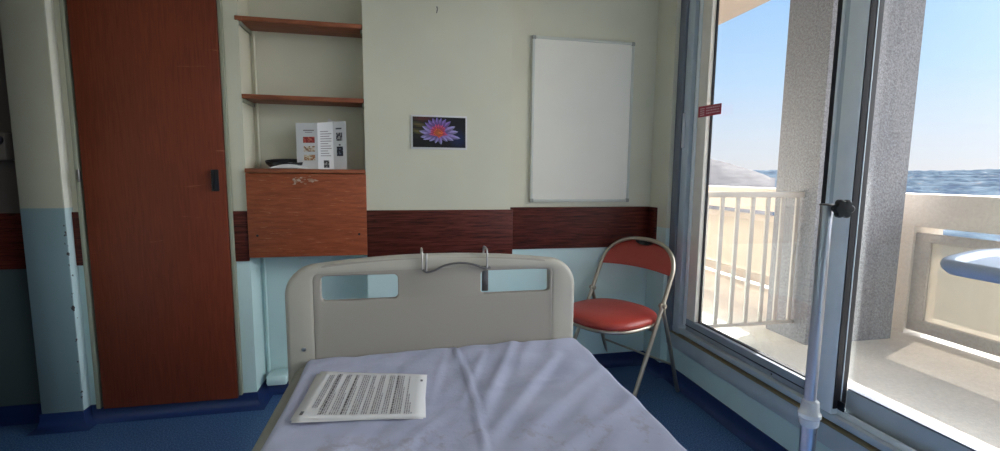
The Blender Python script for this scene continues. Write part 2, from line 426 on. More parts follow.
# folded leaflet standing open
lf = thing('folded_leaflet', 'open printed leaflet with small food pictures standing on the cabinet', 'leaflet', (-0.43, 2.48, 1.222))
cor = [(-0.541, 2.478, 1.222, 1.450), (-0.436, 2.458, 1.2225, 1.452), (-0.367, 2.490, 1.2225, 1.462), (-0.300, 2.470, 1.2225, 1.466)]
def panel_pt(i, u, v, off=-0.0012):
    a, c = cor[i], cor[i + 1]; d = Vector((c[0] - a[0], c[1] - a[1], 0)).normalized(); nrm = Vector((d.y, -d.x, 0))
    x = a[0] + (c[0] - a[0]) * u; y = a[1] + (c[1] - a[1]) * u; z0 = a[2] + (c[2] - a[2]) * u; z1 = a[3] + (c[3] - a[3]) * u
    return Vector((x, y, z0 + (z1 - z0) * v)) - nrm * off * 1.0
b = MB()
for i in range(3):
    t = bmesh.new()
    F = [t.verts.new(panel_pt(i, u, v, 0)) for u, v in ((0, 0), (1, 0), (1, 1), (0, 1))]
    t.faces.new(F); b._merge(t)
o = b.build('leaflet_paper', mat_paper, lf, smooth=0); md = o.modifiers.new('s', 'SOLIDIFY'); md.thickness = 0.0008; md.offset = 0
PB = [MB(), MB(), MB()]
def rect(i, u0, u1, v0, v1, c): PB[i].quad([panel_pt(i, u0, v0), panel_pt(i, u1, v0), panel_pt(i, u1, v1), panel_pt(i, u0, v1)], c)
rect(0, .34, .84, .83, .85, rgb(120, 110, 110)); rect(0, .42, .76, .79, .805, rgb(140, 130, 130))
def patch(i, u0, u1, v0, v1, cs, nx=9, nz=5):
    for a in range(nx):
        for k in range(nz):
            rect(i, u0 + (u1 - u0) * a / nx, u0 + (u1 - u0) * (a + 1) / nx, v0 + (v1 - v0) * k / nz, v0 + (v1 - v0) * (k + 1) / nz, rgb(*random.choice(cs)))
patch(0, .32, .86, .57, .70, [(150, 50, 50), (180, 70, 60), (200, 110, 90), (140, 40, 44)])
patch(0, .34, .86, .38, .50, [(170, 130, 100), (216, 206, 196), (120, 80, 60), (200, 180, 150)])
patch(0, .34, .86, .19, .31, [(180, 130, 90), (216, 206, 196), (140, 100, 80), (200, 180, 150)])
for k in range(11):
    v = .80 - k * .052; rect(1, .16, random.uniform(.62, .9), v, v + .016, rgb(126, 120, 122))
patch(1, .34, .70, .03, .19, [(28, 26, 30), (40, 36, 40), (120, 118, 118)], 5, 5)
rect(2, .22, .66, .84, .87, rgb(80, 76, 84))
patch(2, .24, .70, .60, .77, [(52, 50, 60), (90, 86, 92), (150, 146, 146), (34, 32, 40)], 6, 5)
rect(2, .42, .56, .50, .53, rgb(60, 56, 62))
patch(2, .26, .74, .28, .48, [(24, 26, 36), (34, 36, 50), (90, 96, 110), (28, 28, 38)], 6, 6)
for b in PB: b.build('panel_print', mat_print, lf, smooth=0)
b = MB().prism([(-0.43, 1.2225), (-0.345, 1.2225), (-0.352, 1.462), (-0.392, 1.482)], 'XZ', 2.516, 2.5168)
tag(b.build('leaflet', mat_paper, smooth=0), 'plain white leaflet whose pointed top shows behind the open leaflet', 'leaflet')

# ------------------------------------------------------------------ lotus print
X0, X1, Z0, Z1 = 0.024, 0.314, 1.331, 1.505; yp = YC - 0.004
pic = thing('flower_print', 'small landscape print of a purple lotus flower on pale wall', 'picture', (0.169, YC, 1.418))
MB().box(X0, X1, yp, YC - 0.0003, Z0, Z1, 0.0008).build('card', mat_paper, pic)
b = MB(); IX0, IX1, IZ0, IZ1 = X0 + 0.009, X1 - 0.008, Z0 + 0.010, Z1 - 0.009
NX, NZ = 30, 18
for i in range(NX):
    for k in range(NZ):
        u = (i + .5) / NX; v = (k + .5) / NZ
        c = Vector((14, 13, 20))
        gl = max(0, 1 - ((u - .10) / .20) ** 2 - ((v - .62) / .35) ** 2); c += gl * Vector((84, 78, 34)) * (0.7 + 0.5 * sin(v * 26 + u * 9))
        rl = max(0, 1 - ((u - .85) / .2) ** 2 - ((v - .3) / .4) ** 2); c += rl * Vector((10, 24, 60))
        tl = max(0, 1 - ((u - .2) / .25) ** 2 - ((v - .95) / .12) ** 2); c += tl * Vector((70, 20, 14))
        c = [min(255, max(0, q + random.uniform(-5, 5))) for q in c]
        b.quad([(IX0 + (IX1 - IX0) * a / NX, yp - 0.0004, IZ0 + (IZ1 - IZ0) * q / NZ) for a, q in ((i, k), (i + 1, k), (i + 1, k + 1), (i, k + 1))], rgb(*c))
W, H = IX1 - IX0, IZ1 - IZ0
lay = [0]
def petal(u, v, ang, L, wd, c0, c1):
    """petal from (u,v) at angle, colour from base c0 to tip c1"""
    lay[0] += 1; y = yp - 0.0005 - lay[0] * 0.000012
    bx, bz = IX0 + u * W, IZ0 + v * H; n = 7
    dx, dz = cos(ang), sin(ang); prev = None
    for k in range(n + 1):
        t = k / n; hw = wd * (sin(pi * min(1, t * 0.92 + 0.06)) ** 0.8) * (1 if t < 1 else 0) * 0.5 + (0 if k == n else 0.0003)
        cx, cz = bx + dx * L * t, bz + dz * L * t
        cx2 = min(IX1, max(IX0, cx)); cz2 = min(IZ1 - .0005, max(IZ0, cz))
        cur = ((min(IX1, cx - dz * hw), y, min(IZ1, cz + dx * hw)), (cx, y, min(IZ1, cz)), (min(IX1, cx + dz * hw), y, min(IZ1, cz - dx * hw)))
        if prev:
            m = (t - .5 / n); cc = [c0[j] * (1 - m) + c1[j] * m for j in range(3)]
            for s_, kk in ((0, 1.0), (1, 0.72)):
                b.quad([prev[s_], prev[s_ + 1], cur[s_ + 1], cur[s_]], rgb(*[q * kk for q in cc]))
        prev = cur
cu, cv = .48, .50
lav = (176, 176, 226); pur = (120, 78, 160); dk = (70, 60, 130)
for a, L, wd in ((8, .105, .026), (172, .10, .026), (-10, .118, .024), (190, .095, .024), (25, .098, .026), (155, .092, .026), (200, .085, .022), (-22, .085, .022), (-38, .06, .02), (218, .06, .02), (-75, .055, .022), (-110, .05, .02)):
    petal(cu, cv - .06, radians(a), L, wd, pur, lav)
for a, L, wd in ((42, .088, .024), (60, .080, .024), (78, .076, .022), (95, .078, .022), (112, .078, .024), (130, .082, .024), (145, .085, .022)):
    petal(cu, cv, radians(a), L, wd, (150, 70, 150), (140, 130, 210))
for k in range(18):
    a = radians(-20 + k * 13 + random.uniform(-4, 4)); petal(cu, cv - .02, a, random.uniform(.034, .050), .014, (230, 70, 70), (216, 92, 150))
for k in range(16):
    petal(cu, cv - .02, radians(k * 23), random.uniform(.018, .03), .011, (246, 140, 60), (236, 90, 70))
b.build('printed_flower', mat_print_gloss, pic, smooth=0)
# nail / picture hook above
tag(MB().tube(bez([(0.160, YC - 0.001, 2.040), (0.160, YC - 0.012, 2.040), (0.162, YC - 0.016, 2.028), (0.160, YC - 0.012, 2.018), (0.158, YC - 0.015, 2.010)], 4), 0.0028, 8).build('wall_hook', mat_wire), 'tiny dark metal hook high on pale wall above the flower print', 'hook')

# ------------------------------------------------------------------ whiteboard
wb = thing('whiteboard', 'blank portrait whiteboard with thin aluminium frame on back wall', 'whiteboard', (1.02, YR, 1.0))
k = YR / 2.43; wx0, wx1, wz0, wz1 = 0.660 * k, 1.247 * k, 1.2 - 0.145 * k, 1.2 + 0.736 * k
MB().box(wx0 + .008, wx1 - .008, YR - 0.012, YR - 0.001, wz0 + .008, wz1 - .008).build('writing_surface', mat_board, wb)
fw = 0.016; f = MB()
f.box(wx0, wx0 + fw, YR - 0.018, YR - 0.0005, wz0 + fw, wz1 - fw, 0.003); f.box(wx1 - fw, wx1, YR - 0.018, YR - 0.0005, wz0 + fw, wz1 - fw, 0.003)
f.box(wx0 + fw, wx1 - fw, YR - 0.018, YR - 0.0005, wz1 - fw, wz1, 0.003); f.box(wx0 + fw, wx1 - fw, YR - 0.018, YR - 0.0005, wz0, wz0 + fw, 0.003)
f.build('frame', alu('whiteboard frame aluminium', rgb(206, 208, 200)), wb)
for cx, cz in ((wx0, wz0), (wx1 - .02, wz0), (wx0, wz1 - .02), (wx1 - .02, wz1 - .02)):
    MB().box(cx - .001, cx + .021, YR - 0.020, YR - 0.0005, cz - .001, cz + .021, 0.004).build('corner_cap', M('grey corner cap', rgb(126, 128, 122), 0.5).m if False else mat_capgrey if 'mat_capgrey' in globals() else globals().setdefault('mat_capgrey', M('grey corner cap', rgb(150, 152, 146), 0.5).m), wb)

# dim wall box in the passage beyond the pier
mat_casing = M('dull grey casing', rgb(120, 114, 108), 0.5).m
pb = thing('wall_dispenser', 'dim pale wall box with dark round button in left passage', 'dispenser', (-1.82, 2.5, 1.3))
MB().box(-1.93, -1.742, 2.44, 2.499, 1.245, 1.37, 0.008).build('casing', mat_casing, pb)
MB().lathe([(0.022, 0.0), (0.022, -0.012), (0.016, -0.016)], (-1.765, 2.4385, 1.335), 20, 'Y').build('button', mat_black, pb)

# ------------------------------------------------------------------ hospital bed
bed = thing('hospital_bed', 'hospital bed with warm grey plastic footboard, in the foreground', 'bed', (0.13, 0.5, 0))
BX0, BX1, YF = -0.380, 0.578, 1.515
def curve_shape(name, loops, depth, bevel, loc_y, mat, parent, res=2):
    cu = bpy.data.curves.new('tmp', 'CURVE'); cu.dimensions = '2D'; cu.fill_mode = 'BOTH'; cu.extrude = depth / 2; cu.bevel_depth = bevel; cu.bevel_resolution = res; cu.offset = -bevel
    for lp in loops:
        sp = cu.splines.new('POLY'); sp.points.add(len(lp) - 1)
        for i, (x, z) in enumerate(lp): sp.points[i].co = (x, z, 0, 1)
        sp.use_cyclic_u = True
    o = bpy.data.objects.new('tmp', cu); COL.objects.link(o)
    dg = bpy.context.evaluated_depsgraph_get(); me = bpy.data.meshes.new_from_object(o.evaluated_get(dg)); bpy.data.objects.remove(o)
    b = MB(); b.bm.from_mesh(me); bmesh.ops.remove_doubles(b.bm, verts=b.bm.verts, dist=1e-5)
    for v in b.bm.verts: v.co = Vector((v.co.x, loc_y - v.co.z, v.co.y))
    return b.build(name, mat, parent, smooth=40)
def rrect(x0, x1, z0, z1, r, n=5):
    return arc(x1 - r, z1 - r, r, 0, pi / 2, n) + arc(x0 + r, z1 - r, r, pi / 2, pi, n) + arc(x0 + r, z0 + r, r, pi, 1.5 * pi, n) + arc(x1 - r, z0 + r, r, 1.5 * pi, 2 * pi, n)
def arch(x0, x1, z0, zs, zt, r, n=10):
    """outline with rounded upper corners and a gently crowned top"""
    pts = [(x0, z0)] + [(x0, zs - r)]
    pts += arc(x0 + r, zs - r, r, pi, pi / 2, n)
    m = 14; xm0, xm1 = x0 + r, x1 - r
    pts += [(xm0 + (xm1 - xm0) * i / m, zs + (zt - zs) * (1 - (2 * i / m - 1) ** 2)) for i in range(1, m)]
    pts += arc(x1 - r, zs - r, r, pi / 2, 0, n) + [(x1, z0)]
    return pts
fb = curve_shape('footboard', [arch(BX0, BX1, 0.33, 0.915, 0.938, 0.098), arch(BX0 + 0.094, BX1 - 0.094, 0.40, 0.876, 0.882, 0.012)[::-1]], 0.020, 0.018, YF, mat_bed, bed, 3)
curve_shape('footboard_panel', [arch(BX0 + 0.085, BX1 - 0.085, 0.38, 0.915, 0.930, 0.05, 4), rrect(-0.271, -0.033, 0.797, 0.878, 0.014), rrect(0.240, 0.482, 0.800, 0.880, 0.014)], 0.018, 0.004, YF - 0.0135, mat_bed_panel, fb, 2)
MB().lathe([(0.007, 0), (0.006, -0.003), (0.001, -0.004)], (-0.326, YF - 0.0285, 0.645), 14, 'Y').build('screw', mat_chrome, fb)
MB().box(BX0 + .02, BX1 - .02, -0.585, -0.55, 0.33, 0.98, 0.016, 3).build('headboard', mat_bed, bed)
MB().box(BX0 + .06, BX1 - .06, -0.54, 1.475, 0.34, 0.42, 0.01).build('bed_frame', mat_alu, bed)
for x in (BX0 + .12, BX1 - .12):
    for y in (-0.35, 1.30):
        lg = MB().box(x - .025, x + .025, y - .025, y + .025, 0.13, 0.342, 0.004).build('leg', mat_alu, bed)
        MB().lathe([(0.045, -0.014), (0.062, -0.012), (0.062, 0.012), (0.045, 0.014)], (x, y, 0.0625), 24, 'X').build('castor', mat_black, lg)
mt = MB().box(-0.350, 0.565, -0.50, 1.472, 0.424, 0.605, 0.035, 5)
tag(mt.build('mattress', mat_mattress), 'grey mattress lying on the hospital bed beneath the lavender sheet', 'mattress')

# sheet
def sheet():
    b = MB(); U = []
    # cross profile (x, z) from left hem over the top to right hem
    L = [(-0.320, 0.6075), (-0.317, 0.612), (-0.311, 0.6165)]
    top = [(-0.305 + (0.568 + 0.305) * i / 90, 0.617 + 0.004 * sin(pi * i / 90)) for i in range(1, 91)]
    L = [(x + 0.006, z) for x, z in L]
    Rr = [(0.577, 0.614), (0.583, 0.607), (0.587, 0.596), (0.589, 0.575), (0.590, 0.53), (0.590, 0.48), (0.590, 0.43)]
    prof = L + top + Rr; NY = 150; rows = []
    ridges = [((0.16, 1.02), (0.36, 1.50), .010, .018), ((0.20, 0.98), (0.46, 1.34), .008, .016), ((0.24, .93), (0.55, 1.22), .007, .02), ((0.12, 1.08), (0.24, 1.42), .005, .012),
              ((0.30, 0.86), (0.58, 1.05), .006, .016), ((-0.10, 0.84), (0.10, 1.08), .006, .018), ((-0.30, .90), (-0.04, .98), .005, .015), ((.22, 1.16), (.44, 1.18), .004, .012), ((-.26, 1.44), (.08, 1.46), .003, .012), ((0.05,1.12),(0.12,1.46),.003,.010)]
    def hgt(x, y):
        z = 0.0
        for (a, c, h, wd) in ridges:
            ax, ay = a; cx, cy = c; dx, dy = cx - ax, cy - ay; L2 = dx * dx + dy * dy
            t = ((x - ax) * dx + (y - ay) * dy) / L2; tt = min(1, max(0, t)); px, py = ax + dx * tt, ay + dy * tt
            # slight asymmetry
            dd = ((x - px) * dy - (y - py) * dx) / sqrt(L2); e = sqrt((x - px) ** 2 + (y - py) ** 2)
            h *= 0.75; z += h * math.exp(-(e / wd) ** 2) * (0.3 + 0.7 * sin(pi * min(1, max(0, 0.1 + 0.8 * t)))) - 0.3 * h * math.exp(-((dd - wd * 1.4) / wd) ** 2 - (max(0, e - wd * 2.2) / wd) ** 2)
        # lengthwise pressed seam
        xs = 0.148 + 0.012 * sin((y - .9) * 5) - 0.02 * max(0, y - 1.3); z += 0.006 * math.exp(-((x - xs) / 0.0045) ** 2) - .002 * math.exp(-((x - xs - .014) / 0.008) ** 2)
        z += 0.0016 * sin(x * 31 + y * 17) * sin(y * 23 - x * 11) + 0.0012 * sin(x * 57 - y * 41)
        return z
    for j in range(NY + 1):
        y = -0.48 + (1.492 + 0.48) * (j / NY) ** 0.8
        row = []
        for i, (x, z) in enumerate(prof):
            if i < len(L): k = (len(L) - i) / len(L); x = x - 0.004 * k * sin(y * 9) ; zz = z
            elif i >= len(L) + 90:
                x += 0.018 * max(0, min(.9, 1.4 - y)); zz = z + 0.016 * (1 - (i - len(L) - 89) / 8) * min(1, max(0, (y - .9) / .5)); k = (i - len(L) - 89) / 7; x = x + 0.004 * sin(y * 19 + 1) * (0.4 + .6 * k) + 0.002 * sin(y * 43)
            else:
                zz = z + hgt(x, y) + 0.016 * max(0, (x + .1) / .67) * min(1, max(0, (y - .9) / .5))
                if zz < 0.6085: zz = 0.6085
                kr = (i - len(L)) / 90
                x += 0.018 * max(0, min(.9, 1.4 - y)) * kr
                if kr > .9: x += 0.004 * sin(y * 19 + 1) * .4 * (kr - .9) * 10 + 0.002 * sin(y * 43) * (kr - .9) * 10
            e = max(0, (y - 1.455) / 0.037); zz -= 0.008 * e * e
            row.append(b.bm.verts.new((x, y, zz)))
        rows.append(row)
    for A, B in zip(rows, rows[1:]):
        for i in range(len(A) - 1): b.bm.faces.new((A[i], A[i + 1], B[i + 1], B[i]))
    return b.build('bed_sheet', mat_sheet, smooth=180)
sh = sheet(); tag(sh, 'creased pale lavender cotton sheet spread over the hospital bed mattress', 'sheet')
md = sh.modifiers.new('s', 'SOLIDIFY'); md.thickness = 0.003; md.offset = -1

# papers on the sheet
PC = [Vector((-0.253, 1.352)), Vector((0.050, 1.276)), Vector((0.0325, 1.040)), Vector((-0.274, 1.087))]   # TL TR BR BL
def pp(u, v, z, rot=0.0, sh=(0, 0)):
    p = (PC[0] * (1 - u) + PC[1] * u) * (1 - v) + (PC[3] * (1 - u) + PC[2] * u) * v
    if rot:
        c = Vector((-0.11, 1.19)); q = p - c; p = c + Vector((q.x * cos(rot) - q.y * sin(rot), q.x * sin(rot) + q.y * cos(rot)))
    return Vector((p.x + sh[0], p.y + sh[1], z))
def lift(u, v): return 0.001 * (max(0, (v - .7)) / .3) ** 2 * max(0, 1 - u * .6) + 0.0012 * sin(u * 5 + 1) ** 2
def sheet_of_paper(name, z, rot, shf, label, printed=False):
    r = thing(name, label, 'paper', (pp(.5, .5, 0, rot, shf).x, pp(.5, .5, 0, rot, shf).y, z), 'papers lying on the bed')
    b = MB(); n = 12
    g = [[b.bm.verts.new(pp(i / n, j / n, z + (lift(i / n, j / n) if printed else 0), rot, shf)) for i in range(n + 1)] for j in range(n + 1)]
    for j in range(n):
        for i in range(n): b.bm.faces.new((g[j][i], g[j][i + 1], g[j + 1][i + 1], g[j + 1][i]))
    o = b.build('paper_page', mat_paper, r, smooth=60); md = o.modifiers.new('s', 'SOLIDIFY'); md.thickness = 0.0003; md.offset = 1
    if printed:
        b = MB(); ink = rgb(146, 143, 148)
        def word(u0, u1, v0, v1, c=ink):
            b.quad([pp(u, v, z + 0.0014 + lift(u, v), rot, shf) for u, v in ((u0, v0), (u1, v0), (u1, v1), (u0, v1))], c)
        nl = 46
        for k in range(nl):
            u = 0.115 + k * (0.80 / nl); hh = 0.0075
            if k in (3, 8, 13, 17, 22, 26, 31, 35, 41): continue
            v0, v1 = 0.07, 0.93
            if k < 3: v0, v1 = 0.10, 0.80
            if k in (7, 12, 30): v0 = 0.5
            if k in (16, 25, 40): v0 = 0.35
            if k > 42: v0 = 0.30 + 0.2 * (k - 42)
            v = v1; bold = k in (5, 14, 36)
            while v > v0:
                wl = random.uniform(.012, .06); word(u - hh * (0.6 if not bold else .9), u + hh * (0.6 if not bold else .9), max(v0, v - wl), v, rgb(100, 96, 100) if bold else ink); v -= wl + .010
        b.build('text_print', mat_print, r, smooth=0)
        b = MB(); word(.045, .070, .87, .94, rgb(90, 88, 94)); b.build('corner_mark', mat_print, r, smooth=0)
        b = MB(); word(.945, .965, .15, .20, rgb(100, 98, 102)); b.build('corner_mark', mat_print, r, smooth=0)
    return r
ZS = 0.6255
sheet_of_paper('paper_sheet', ZS - 0.0012, 0.045, (-0.002, -0.004), 'lowest page of the stack on the bed, corner showing underneath')
sheet_of_paper('paper_sheet', ZS - 0.0006, -0.008, (-0.001, -0.002), 'middle page of the stack on the bed, mostly covered')
sheet_of_paper('paper_sheet', ZS, 0.0, (0, 0), 'top page of the stack on the bed, full of printed lines', True)

# wire hanger on the footboard
mat_hook = metal('satin hook wire', rgb(170, 168, 168), 0.5)
hw = thing('wire_hook_hanger', 'grey wire double hook hung over the top of the footboard', 'hook', (0.16, YF, 0.93))
yf = YF - 0.036; yb = YF + 0.036
def hook(x, za, zt, dz):
    return bez([(x, yb, za - 0.01), (x, yb, zt - .004), (x, YF + .018, zt + .006), (x, YF - .018, zt + .006), (x, yf, zt - .004), (x, yf - .002, za)], 6)
MB().tube(hook(0.045, 0.893, 0.947, 0), 0.0036, 8).tube(bez([(0.058, yf + .002, 0.944), (0.059, yf - .004, 0.935), (0.058, yf - .003, 0.885)], 6), 0.0034, 8).build('hook', mat_hook, hw)
MB().tube(hook(0.259, 0.893, 0.948, 0), 0.0034, 8).build('hook', mat_hook, hw)
MB().tube(bez([(0.047, yf - .003, 0.893), (0.060, yf - .004, 0.884), (0.085, yf - .004, 0.889), (0.12, yf - .004, 0.905), (0.165, yf - .004, 0.912), (0.21, yf - .004, 0.906), (0.245, yf - .004, 0.893), (0.259, yf - .003, 0.889)], 8), 0.0036, 8).build('arched_wire', mat_wire, hw)
MB().box(0.250, 0.272, YF + 0.010, YF + 0.016, 0.80, 0.895, 0.002).box(0.250, 0.272, yf - .004, YF + .016, 0.888, 0.895, 0.002).build('clip_plate', mat_wire, hw)

# ------------------------------------------------------------------ folding chair
cx, cy, th = 1.200, 2.325, radians(-65.3)
ch = thing('folding_chair', 'grey tubular folding chair with red vinyl seat and curved backrest by window', 'chair', (cx, cy, 0))
ch['_local'] = 1; ch.rotation_euler = (0, 0, th + pi)      # local +x = chair's left, +y = forward
w_, zp, bb, vr, zt = 0.243, 0.528, 0.474, 0.18, 0.842
def T(u, v, z): return (-u, v, z)   # u to the viewer's right, v forward
def mv(z): return bb * (zp - z)
tube_pts = [(w_, mv(0.012), 0.012)]
for z in (0.2, 0.4, zp, 0.60): tube_pts.append((w_, mv(z), z))
zc = 0.655
for k in range(1, 24):
    a = pi * k / 24; z = zc + (zt - zc) * (sin(a) ** 0.85); tube_pts.append((w_ * (1 if abs(cos(a)) > .999 else (abs(cos(a)) ** 0.80) * (1 if cos(a) > 0 else -1)), mv(z), z))
for z in (0.60, zp, 0.4, 0.2, 0.012): tube_pts.append((-w_, mv(z), z))
MB().tube([T(*p) for p in bez(tube_pts, 3)], 0.0115, 12).build('hoop_frame', mat_steel, ch)
for s in (1, -1):
    u = s * (w_ + 0.002)
    lg = MB().tube([T(u, 0.004, zp - 0.004), T(u, -0.055, zp - .16), T(u, -vr + .01, 0.03), T(u, -vr, 0.012)], 0.0105, 12).build('rear_leg', mat_steel, ch)
    MB().tube([T(u, -vr + .01, 0.030), T(u, -vr - .002, 0.0005)], 0.0135, 12).build('rubber_foot', mat_black, lg)
    MB().tube([T(s * w_, mv(.03), 0.030), T(s * w_, mv(0.0005), 0.0005)], 0.0140, 12).build('rubber_foot', mat_black, ch)
    pv = MB().lathe([(0.011, -0.019), (0.013, -0.016), (0.013, 0.016), (0.011, 0.019)], T(s * w_, 0.0, zp), 14, 'X')
    pv.box(-s * w_ - .004, -s * w_ + .004, -0.012, 0.020, zp - .04, zp + .014, 0.002); pv.build('pivot_bracket', mat_steel, ch)
MB().tube([T(-w_, -0.134, 0.172), T(w_, -0.134, 0.172)], 0.006, 10).build('rear_stretcher', mat_steel, ch)
MB().tube([T(-w_, mv(.405), 0.405), T(w_, mv(.405), 0.405)], 0.007, 10).build('front_stretcher', mat_steel, ch)
# seat cushion
SV, SU, SZ = 0.130, 0.0, 0.452
def seat_r(a):
    n = 2.5; return 1 / ((abs(cos(a)) ** n + abs(sin(a)) ** n) ** (1 / n))
b = MB(); rings = []; NS = 48
for (f_, z) in ((0.94, -0.022), (1.0, -0.018), (1.02, -0.006), (1.0, 0.008), (0.94, 0.019), (0.84, 0.026), (0.6, 0.030), (0.3, 0.028), (0.02, 0.027)):
    rings.append([b.bm.verts.new(T(SU + 0.228 * f_ * seat_r(2 * pi * k / NS) * cos(2 * pi * k / NS), SV + 0.240 * f_ * seat_r(2 * pi * k / NS) * sin(2 * pi * k / NS), SZ + z)) for k in range(NS)])
for A, B in zip(rings, rings[1:]):
    for k in range(NS): b.bm.faces.new((A[k], A[(k + 1) % NS], B[(k + 1) % NS], B[k]))
b.bm.faces.new(rings[0][::-1]); b.bm.faces.new(rings[-1]); b.build('seat', mat_vinyl, ch, smooth=70)
MB().tube([T(SU + 0.224 * seat_r(2 * pi * k / NS) * cos(2 * pi * k / NS), SV + 0.236 * seat_r(2 * pi * k / NS) * sin(2 * pi * k / NS), SZ - .028) for k in range(NS)], 0.0095, 10, closed=True).build('seat_rim', mat_steel, ch)
# backrest pad: curved panel hugging the hoop
b = MB(); NU, NV = 28, 10; G = {}
def hoop_z(u):
    c = min(1, abs(u) / w_) ** (1 / 0.80); s2 = sqrt(max(0, 1 - c * c)); return zc + (zt - zc) * s2 ** 0.85
for side in (0, 1):
    for i in range(NU + 1):
        u = (-1 + 2 * i / NU) * (w_ - 0.010)
        zb = 0.674 - 0.012 * (1 - (u / w_) ** 2) * 0 + 0.010 * (1 - (u / w_) ** 2)
        zt_ = hoop_z(u) - 0.006
        cut = 0.028 * max(0, 1 - (u / 0.062) ** 2) ** 0.5
        zt_ = max(zb + 0.002, zt_ - cut)
        if zt_ < zb + .01: zt_ = zb + .01
        for j in range(NV + 1):
            z = zb + (zt_ - zb) * j / NV
            bow = -0.030 * (1 - (u / w_) ** 2)
            edge = min(1, min(j, NV - j) / 2.0, min(i, NU - i) / 2.0); th_ = 0.004 + 0.009 * sqrt(edge)
            v = mv(z) + bow + (th_ if side == 0 else -th_ * .5)
            G[side, i, j] = b.bm.verts.new(T(u, v, z))
for side in (0, 1):
    for i in range(NU):
        for j in range(NV): b.bm.faces.new([G[side, i, j], G[side, i + 1, j], G[side, i + 1, j + 1], G[side, i, j + 1]])
for i in range(NU):
    for j in (0, NV): b.bm.faces.new([G[0, i, j], G[0, i + 1, j], G[1, i + 1, j], G[1, i, j]])
for j in range(NV):
    for i in (0, NU): b.bm.faces.new([G[0, i, j], G[0, i, j + 1], G[1, i, j + 1], G[1, i, j]])
b.build('backrest', mat_vinyl, ch, smooth=70)
b = MB(); hp = [(u, hoop_z(u) - .004) for u in [(-.058 + .116 * i / 14) for i in range(15)]]; lp = [(u, hoop_z(u) - .006 - 0.028 * max(0, 1 - (u / 0.062) ** 2) ** .5) for u, _ in hp]
for i in range(14):
    fr_ = [T(u, mv(z) - .012, z) for u, z in (hp[i], hp[i + 1], lp[i + 1], lp[i])]; b.quad(fr_)
o = b.build('grip_recess', mat_black, ch, smooth=0); md = o.modifiers.new('s', 'SOLIDIFY'); md.thickness = 0.004
del ch['_local']

# ------------------------------------------------------------------ window and frame
win = bpy.data.objects.new('window_1', None); COL.objects.link(win); win.location = (1.55, 2.0, 0.3); struct(win)
YE = -2.6; ZH = 2.42
f = MB()
f.box(1.508, 1.66, 2.345, 2.404, 0.30, ZH, 0.003)             # dark reveal
f.build('jamb_reveal', mat_alu_dark, win)
f = MB().box(1.520, 1.66, 2.285, 2.344, 0.30, ZH, 0.003); f.box(1.505, 1.66, YE, 2.344, ZH - 0.07, ZH, 0.003)
f.build('outer_frame', mat_alu, win)
MB().box(1.545, 1.60, 2.272, 2.285, 0.36, ZH - .07).build('jamb_gasket', mat_gasket, win)
MB().box(1.535, 1.60, 2.250, 2.271, 0.36, ZH - .07, 0.002).build('silver_track', mat_alu_light, win)
# apron and sill
f = MB().box(1.520, 1.66, YE, 2.404, 0.205, 0.290, 0.003); f.build('sill_apron', mat_alu, win)
MB().box(1.512, 1.66, YE, 2.404, 0.2905, 0.2965, 0.001).build('sill_brass_strip', mat_brass, win)
MB().box(1.540, 1.66, YE, 2.404, 0.2965, 0.309, 0.0).build('sill_shadow_gap', mat_gasket, win)
f = MB().box(1.518, 1.66, YE, 2.344, 0.309, 0.335, 0.003); f.build('sill_track', mat_alu, win)
# left sash (inner track)
sa = MB().box(1.540, 1.585, 1.445, 2.249, 0.3365, 0.402, 0.003); sa.box(1.540, 1.585, 1.445, 2.249, ZH - .13, ZH - .071, 0.003)
sa = sa.build('sash_rail', mat_alu_mid, win)
MB().box(1.5372, 1.541, 1.445, 2.249, 0.364, 0.3675).build('rail_groove', mat_gasket, sa)
MB().lathe([(0.004, 0), (0.003, -0.002)], (1.5372 + .002, 1.62, 0.353), 10, 'X').build('rail_screw', mat_gasket, sa)
MB().box(1.542, 1.572, 2.175, 2.2495, 0.4025, ZH - .1305, 0.003).build('sash_stile', mat_alu_beige, win)
MB().box(1.566, 1.578, 2.168, 2.1745, 0.4025, ZH - .1305, 0.001).box(1.560, 1.580, 1.445, 2.168, 0.4025, 0.407).build('glazing_gasket', mat_gasket, win)
MB().box(1.573, 1.577, 1.445, 2.168, 0.4075, ZH - .1305).build('pane', mat_glass, win)
# meeting stile
st = MB().box(1.530, 1.600, 1.424, 1.444, 0.3365, ZH - .071, 0.002).build('meeting_gasket', mat_gasket, win)
MB().box(1.528, 1.600, 1.4135, 1.4235, 0.3365, ZH - .071, 0.002).build('meeting_seal', mat_alu_light, win)
MB().box(1.533, 1.590, 1.383, 1.413, 0.3365, ZH - .071, 0.002).build('meeting_channel', mat_alu, win)
MB().box(1.515, 1.576, 1.312, 1.3825, 0.3365, ZH - .071, 0.004).build('meeting_stile', mat_alu_light, win)
MB().box(1.518, 1.572, 1.3075, 1.3115, 0.3605, ZH - .071, 0.001).build('stile_gasket', mat_gasket, win)
MB().box(1.545, 1.549, 1.3055, 1.3074, 0.3605, ZH - .071).build('stile_highlight', mat_alu, win)
